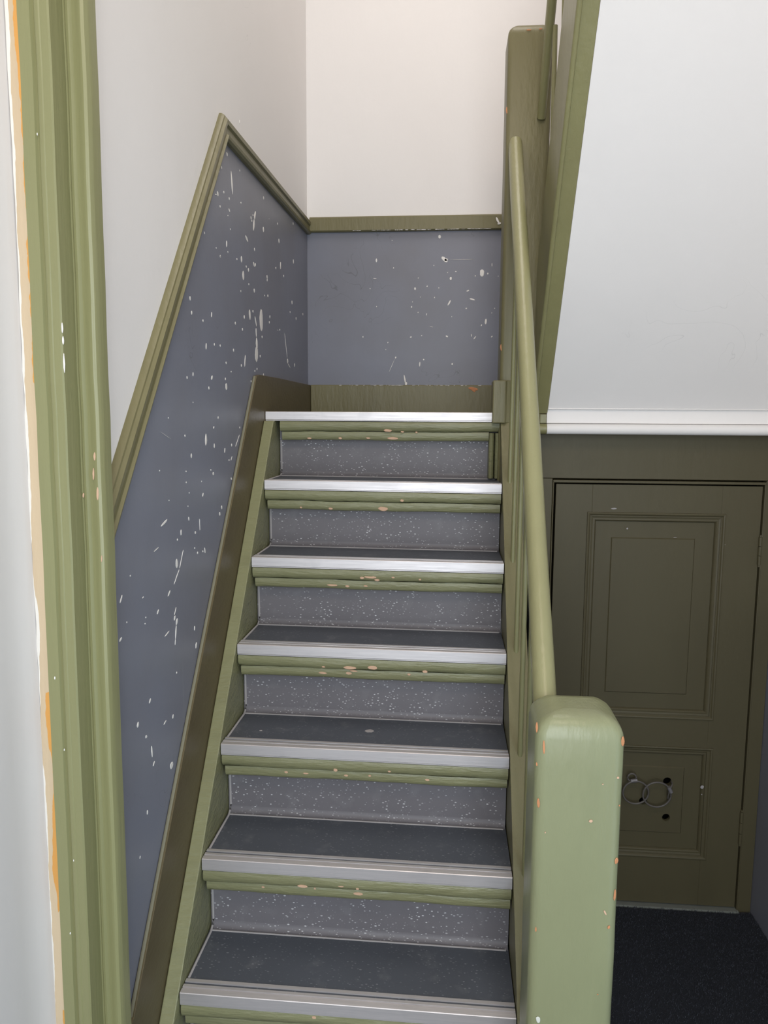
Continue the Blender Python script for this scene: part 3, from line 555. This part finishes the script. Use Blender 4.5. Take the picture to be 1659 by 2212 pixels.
# handrail: rounded top, flat steel core below
HX = .178
def rail_mesh(p0, p1, rx, rz, n=20, cut=9):
    p0 = Vector(p0); p1 = Vector(p1); d = (p1-p0).normalized(); sx = Vector((1, 0, 0)); up = sx.cross(d)
    if up.z < 0: up = -up
    vs = []; seg = 14
    for j in range(seg+1):
        c = p0.lerp(p1, j/seg); q = 1+.02*math.sin(j*1.7)
        for k in range(n):
            t = 2*math.pi*k/n; a = math.cos(t); s = math.sin(t)
            e = .72 if s < 0 else 1
            vs.append(c+sx*rx*q*math.copysign(abs(a)**.85, a)+up*rz*e*s)
    for v_ in vs: v_.y = min(v_.y, cut)
    fs = [(j*n+k, j*n+(k+1) % n, j*n+n+(k+1) % n, j*n+n+k) for j in range(seg) for k in range(n)]+[tuple(range(n)), tuple(range(seg*n, seg*n+n))]
    return mesh(vs, fs)
H0 = (HX-.003, 1.245, 1.052); H1 = (HX, 2.300, 2.372)
hr = link('handrail', rail_mesh(H0, H1, .0205, .025), 'green_rail', ba, smooth=60)
d = (Vector(H1)-Vector(H0)).normalized(); up = Vector((1, 0, 0)).cross(d); up = -up if up.z < 0 else up
def bar(p0, p1, wx, h, drop):
    p0 = Vector(p0)-up*drop; p1 = Vector(p1)-up*drop; vs = []
    for p in (p0, p1):
        for sx_, sz_ in ((-1, -1), (1, -1), (1, 1), (-1, 1)): vs.append(p+Vector((wx*sx_, 0, 0))+up*h*sz_)
    return mesh(vs, [(0,1,2,3),(4,5,6,7),(0,1,5,4),(1,2,6,5),(2,3,7,6),(3,0,4,7)])
link('core_rail', bar(H0, H1, .011, .004, .0215), 'green', ba, bevel=.001)
b = MB()
for x, z_, l_ in ((.176, 2.36, .006), (.181, 2.352, .004)):
    b.add(*stroke_blob((x, 2.265, z_-.01), (x+.003, 2.255, z_-.022), .004, (0, -.75, .6)))
slope_h = (H1[2]-H0[2])/(H1[1]-H0[1])
rod0 = None
for k in range(1, 8):
    y = Y0-G*k+.004; zt = H0[2]+(y-H0[1])*slope_h-.03; zb_ = nose(y)+.002
    if k == 7: continue
    xb = .1745+.0018*k*.5; b = MB(); b.add(*tube([(xb, y, zb_-.03), (xb, y, zb_+.05), (HX, y, zt)], .0060, 12))
    link('baluster', b.me(), 'green', ba, smooth=60)

# ------------------------------------------------------------------ upper flight: string, soffit, handrail
uf = empty('upper_staircase', (.6, 1.7, 1.6), 'underside of the upper flight with white soffit and olive string, over the cupboard', 'staircase')
S2 = 1.335; YS = 2.283; ZS = 1.612
def so(y): return ZS+(YS-y)*S2
YE = .98
b = MB(); b.prism([(YS, ZS), (YE, so(YE)), (YE, so(YE)+.03), (YS, ZS+.04)], lambda y, z, t: (t, y, z), .294, .999)
link('soffit', b.me(), 'soffit_white', uf, label='smooth white sloping soffit')
ly = YE
b = MB(); b.prism([(YS+.006, ZS-.012), (YE, so(YE)-.004), (YE, so(YE)+.42), (YS+.006, so(YS+.006)+.42)], lambda y, z, t: (t, y, z), .250, .2935)
us = link('stringer', b.me(), 'green', uf, bevel=.002, label='olive outer string of the upper flight')
# bead along its lower corner
b = MB(); b.add(*tube([(.2515, YS, ZS-.008), (.2515, YE, so(YE)-.008)], .0062, 10)); link('bead', b.me(), 'green', us, smooth=60)
for k in range(1, 8):
    yy = Y0-G*k; zz = 1.6+.2*k
    b = MB(); b.box(.2945, .998, yy-.02, yy+G, zz+.20, zz+.225); link('tread', b.me(), 'lino_tread', uf)
U0_ = (.249, 2.2895, 2.440); U1_ = (.249, 1.05, 2.440+1.235*S2)
link('handrail', rail_mesh(U1_, U0_, .0125, .026, cut=2.2905), 'green', uf, smooth=60)
for k in range(1, 8):
    y = Y0-G*k; b = MB(); zt = 2.440+(2.285-y)*S2-.02; zb_ = so(y)+.38
    b.add(*tube([(.266, y, zb_), (.262, y, zt)], .0068, 12)); link('baluster', b.me(), 'green', uf, smooth=60)

# ------------------------------------------------------------------ landing fascia (white) and the cupboard front
lf = empty('trim_4', (.6, Y0, 1.57), 'white painted fascia and half-round nosing along the landing edge above the cupboard', kind='structure')
b = MB(); b.box(.2725, .2915, 2.292, 2.33, 1.5715, 1.5985); link('fascia_end', b.me(), 'green', lf, bevel=.001, label='olive painted end of the fascia')
b = MB(); b.box(.292, .999, 2.290, 2.33, 1.5715, 1.6125)
b.prism([(2.290, 1.6125), (2.278, 1.614), (2.283, 1.620), (2.30, 1.63), (2.33, 1.63), (2.33, 1.6125)], lambda y, z, t: (t, y, z), .294, .999)
link('fascia_board', b.me(), 'soffit_white', lf, bevel=.0015)
pr = [(2.33, 1.5705), (2.279, 1.5705)]+[(2.279-.0155*math.sin(a), 1.555+.0155*math.cos(a)) for a in [i*math.pi/10 for i in range(1, 10)]]+[(2.279, 1.5395), (2.33, 1.5395)]
b = MB(); b.prism(pr, lambda y, z, t: (t, y, z), .291, .999); link('half_round_nosing', b.me(), 'soffit_white', lf, smooth=50)
b = MB(); b.prism([(y+.001, z) for y, z in pr], lambda y, z, t: (t, y, z), .2685, .2905); link('half_round_return', b.me(), 'green', lf, smooth=50, label='unpainted olive end of the nosing')

cf = empty('trim_5', (.62, 2.36, 0), 'shade-darkened olive board surround of the cupboard door', kind='structure')
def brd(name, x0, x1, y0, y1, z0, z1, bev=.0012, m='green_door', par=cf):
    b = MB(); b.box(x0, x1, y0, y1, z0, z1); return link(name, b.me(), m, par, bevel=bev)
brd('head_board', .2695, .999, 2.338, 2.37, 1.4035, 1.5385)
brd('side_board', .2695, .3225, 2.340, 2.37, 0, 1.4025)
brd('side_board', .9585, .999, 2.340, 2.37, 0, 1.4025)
# rounded stop bead around the opening
b = MB()
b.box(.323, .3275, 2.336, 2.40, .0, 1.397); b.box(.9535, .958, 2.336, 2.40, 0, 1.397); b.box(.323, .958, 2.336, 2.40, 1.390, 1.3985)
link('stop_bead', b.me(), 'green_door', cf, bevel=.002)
brd('sill', .32, .96, 2.325, 2.40, .0, .010, .003, 'sill')
b = MB(); b.box(.30, .999, 2.45, 2.47, 0, 1.45); link('backing', b.me(), 'black', cf)

# ------------------------------------------------------------------ cupboard door
dr = empty('door_1', (.64, 2.36, .012), 'low shade-darkened olive panelled cupboard door under the landing', kind='structure')
DX0, DX1, DZ0, DZ1 = .3345, .9505, .014, 1.3855; DY = 2.344; DT = 2.376
P1 = (.432, .848, .642, 1.300); P2 = (.432, .853, .172, .551)
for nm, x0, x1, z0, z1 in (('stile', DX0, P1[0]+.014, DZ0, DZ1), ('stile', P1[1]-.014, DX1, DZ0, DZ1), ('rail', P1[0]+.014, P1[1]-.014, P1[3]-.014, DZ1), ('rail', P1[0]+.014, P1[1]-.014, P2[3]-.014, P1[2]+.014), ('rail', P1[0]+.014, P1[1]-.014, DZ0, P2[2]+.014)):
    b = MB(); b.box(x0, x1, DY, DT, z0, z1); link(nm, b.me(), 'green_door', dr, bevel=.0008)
MOLD = [(0, .0), (.001, .0035), (.004, .0045), (.007, .0035), (.012, -.002), (.019, -.004), (.024, -.0035), (.0265, -.0055), (.029, -.010), (.029, -.016), (0, -.016)]   # (inset, forward)
def frame(x0, x1, z0, z1, prof, y):
    n = len(prof); b = MB(); cs_ = []
    for sx_, sz_ in ((0, 0), (1, 0), (1, 1), (0, 1)):
        for i, fwd in prof:
            b.v.append(((x0+i) if sx_ == 0 else (x1-i), y-fwd, (z0+i) if sz_ == 0 else (z1-i)))
    for c_ in range(4):
        for i in range(n): b.f.append((c_*n+i, c_*n+(i+1) % n, ((c_+1) % 4)*n+(i+1) % n, ((c_+1) % 4)*n+i)); b.mi.append(0)
    return b.me()
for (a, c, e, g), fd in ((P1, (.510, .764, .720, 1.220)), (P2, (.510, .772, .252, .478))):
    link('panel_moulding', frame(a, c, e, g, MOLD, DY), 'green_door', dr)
    hl = e < .3
    holes = [(.720, .429, .0135), (.722, .306, .0125), (.647, .359, .0125)] if hl else []
    b = MB(); b.box(a+.02, c-.02, DY+.0125, DY+.022, e+.02, g-.02); fx0, fx1, fz0, fz1 = fd
    # raised field with a small bevelled step
    pts0 = [(fx0, fz0), (fx1, fz0), (fx1, fz1), (fx0, fz1)]; q = .003
    pts1 = [(fx0+q, fz0+q), (fx1-q, fz0+q), (fx1-q, fz1-q), (fx0+q, fz1-q)]
    v = [(x, DY+.0125, z) for x, z in pts0]+[(x, DY+.0090, z) for x, z in pts1]
    b.add(v, [(0,1,5,4),(1,2,6,5),(2,3,7,6),(3,0,4,7),(4,5,6,7)])
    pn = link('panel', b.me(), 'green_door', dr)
    for hx, hz, hr_ in holes:
        cb = MB(); cb.add(*tube([(hx, DY-.02, hz), (hx, DT+.03, hz)], hr_, 20))
        co = bpy.data.objects.new('hole_cutter', cb.me()); sc.collection.objects.link(co); co.parent = None
        md = pn.modifiers.new('hole', 'BOOLEAN'); md.object = co; md.operation = 'DIFFERENCE'; md.solver = 'EXACT'
    if holes:
        bpy.context.view_layer.update()
        dg = bpy.context.evaluated_depsgraph_get(); nm_ = bpy.data.meshes.new_from_object(pn.evaluated_get(dg)); pn.modifiers.clear(); pn.data = nm_
        for co in [o_ for o_ in sc.objects if o_.name.startswith('hole_cutter')]: bpy.data.objects.remove(co)
for z0, z1 in ((1.145, 1.232), (.235, .345)):
    b = MB(); x = .9520
    for i in range(3):
        h = (z1-z0)/3; b.add(*tube([(x, DY-.004, z0+h*i+.0008), (x, DY-.004, z0+h*(i+1)-.0008)], .0055, 12))
    b.add(*tube([(x, DY-.004, z1), (x, DY-.004, z1+.006)], .0035, 10)); b.add(*tube([(x, DY-.004, z0-.006), (x, DY-.004, z0)], .0035, 10))
    link('hinge', b.me(), 'green_door', dr, smooth=40)
b = MB()
for (x, z, w_, h_) in [(.512,1.311,.018,.008),(.555,1.25,.006,.010),(.70,1.225,.012,.003),(.850,1.205,.003,.003),(.826,.42,.003,.02),(.826,.395,.003,.008)]:
    b.add(*stroke_blob((x-w_/2, DY-.0008, z), (x+w_/2, DY-.0008, z), h_*.6, (0, -1, 0), .0005))
link('paint_chips', b.me(), 'seal', dr)['kind'] = 'stuff'

# cable loops hanging through the vent holes
def loop(cx, cz, r, a_f, label, extra=None):
    L = empty('cable_loop', (cx, DY-.02, cz-r), label, 'cable')
    yb = DY-.016
    pth = [(cx+r*math.cos(t), yb-.004*math.sin(t*1.0)+(.018 if math.cos(t-a_f) > .93 else 0)*0, cz+r*math.sin(t)) for t in [i*2*math.pi/40 for i in range(40)]]
    v, f_ = tube(pth, .0030, 8, close=True); b = MB(); b.add(v, f_); link('cable', b.me(), 'cable', L, smooth=60)
    p = Vector((cx+r*math.cos(a_f), yb, cz+r*math.sin(a_f))); tg = Vector((-math.sin(a_f), 0, math.cos(a_f)))
    b = MB(); b.add(*tube([p-tg*.010, p+tg*.010], .0065, 10)); link('ferrule', b.me(), 'ferrule', L, smooth=60, label='grey metal crimp')
    if extra:
        b = MB(); v, f_ = tube([(extra[0]+.013*math.cos(t), yb, extra[1]+.013*math.sin(t)) for t in [i*2*math.pi/20 for i in range(20)]], .0028, 8, close=True); b.add(v, f_)
        link('end_loop', b.me(), 'cable', L, smooth=60)
    else:
        # tail running from the crimp back into the upper hole
        b = MB(); b.add(*tube([p-tg*.008+Vector((-.006,0,0)), p+Vector((-.004, .004, -.03)), p+Vector((.006, .010, -.040))], .0026, 8)); 
        b.add(*tube([p, p+Vector((.010, .010, .012)), p+Vector((.014, .040, .014))], .0026, 8)); link('tail', b.me(), 'cable', L, smooth=60)
    return L
loop(.6825, .395, .0435, .45, 'right-hand grey cable loop with a metal crimp on the cupboard door')
loop(.616, .399, .0400, 1.75, 'left-hand grey cable loop with a small end eye, partly behind the newel post', (.602, .449))

# ------------------------------------------------------------------ carpet with short coarse pile
CX0, CX1, CY0, CY1 = .2865, .998, .2, 2.322
cp = empty('entrance_carpet', (.6, 1.2, 0), 'coarse charcoal entrance carpet in front of the cupboard door', 'carpet')
b = MB(); b.box(CX0, CX1, CY0, CY1, .0, .006); link('backing', b.me(), 'mat', cp)
N = 42000; rg = np.random.default_rng(4)
x = rg.uniform(.29, CX1, N); y = .95+(CY1-.95+.006)*rg.uniform(0, 1, N)**.8; ang = rg.uniform(0, 2*np.pi, N); hgt = rg.uniform(.003, .008, N); w_ = rg.uniform(.0006, .0013, N)
lx = rg.normal(0, .003, N); ly = rg.normal(0, .003, N); ca = np.cos(ang)*w_; sa = np.sin(ang)*w_
V = np.empty((N, 3, 3)); V[:, 0] = np.stack([x-ca, y-sa, np.full(N, .0058)], 1); V[:, 1] = np.stack([x+ca, y+sa, np.full(N, .0058)], 1); V[:, 2] = np.stack([np.minimum(x+lx, .999), y+ly, .006+hgt], 1)
me = bpy.data.meshes.new('pile'); me.from_pydata(V.reshape(-1, 3).tolist(), [], np.arange(3*N).reshape(-1, 3).tolist())
t = NT('carpet_fibres'); wn = t.n('ShaderNodeTexWhiteNoise'); t.l(t.mapping((400, 400, 0)), wn.inputs[0])
c = t.mix(t.math('GREATER_THAN', t.noise(700, 1), .60), (.014, .016, .024), (.10, .108, .135)); M['pile'] = t.fin(c, .9)
po = link('pile', me, 'pile', cp); po['kind'] = 'stuff'
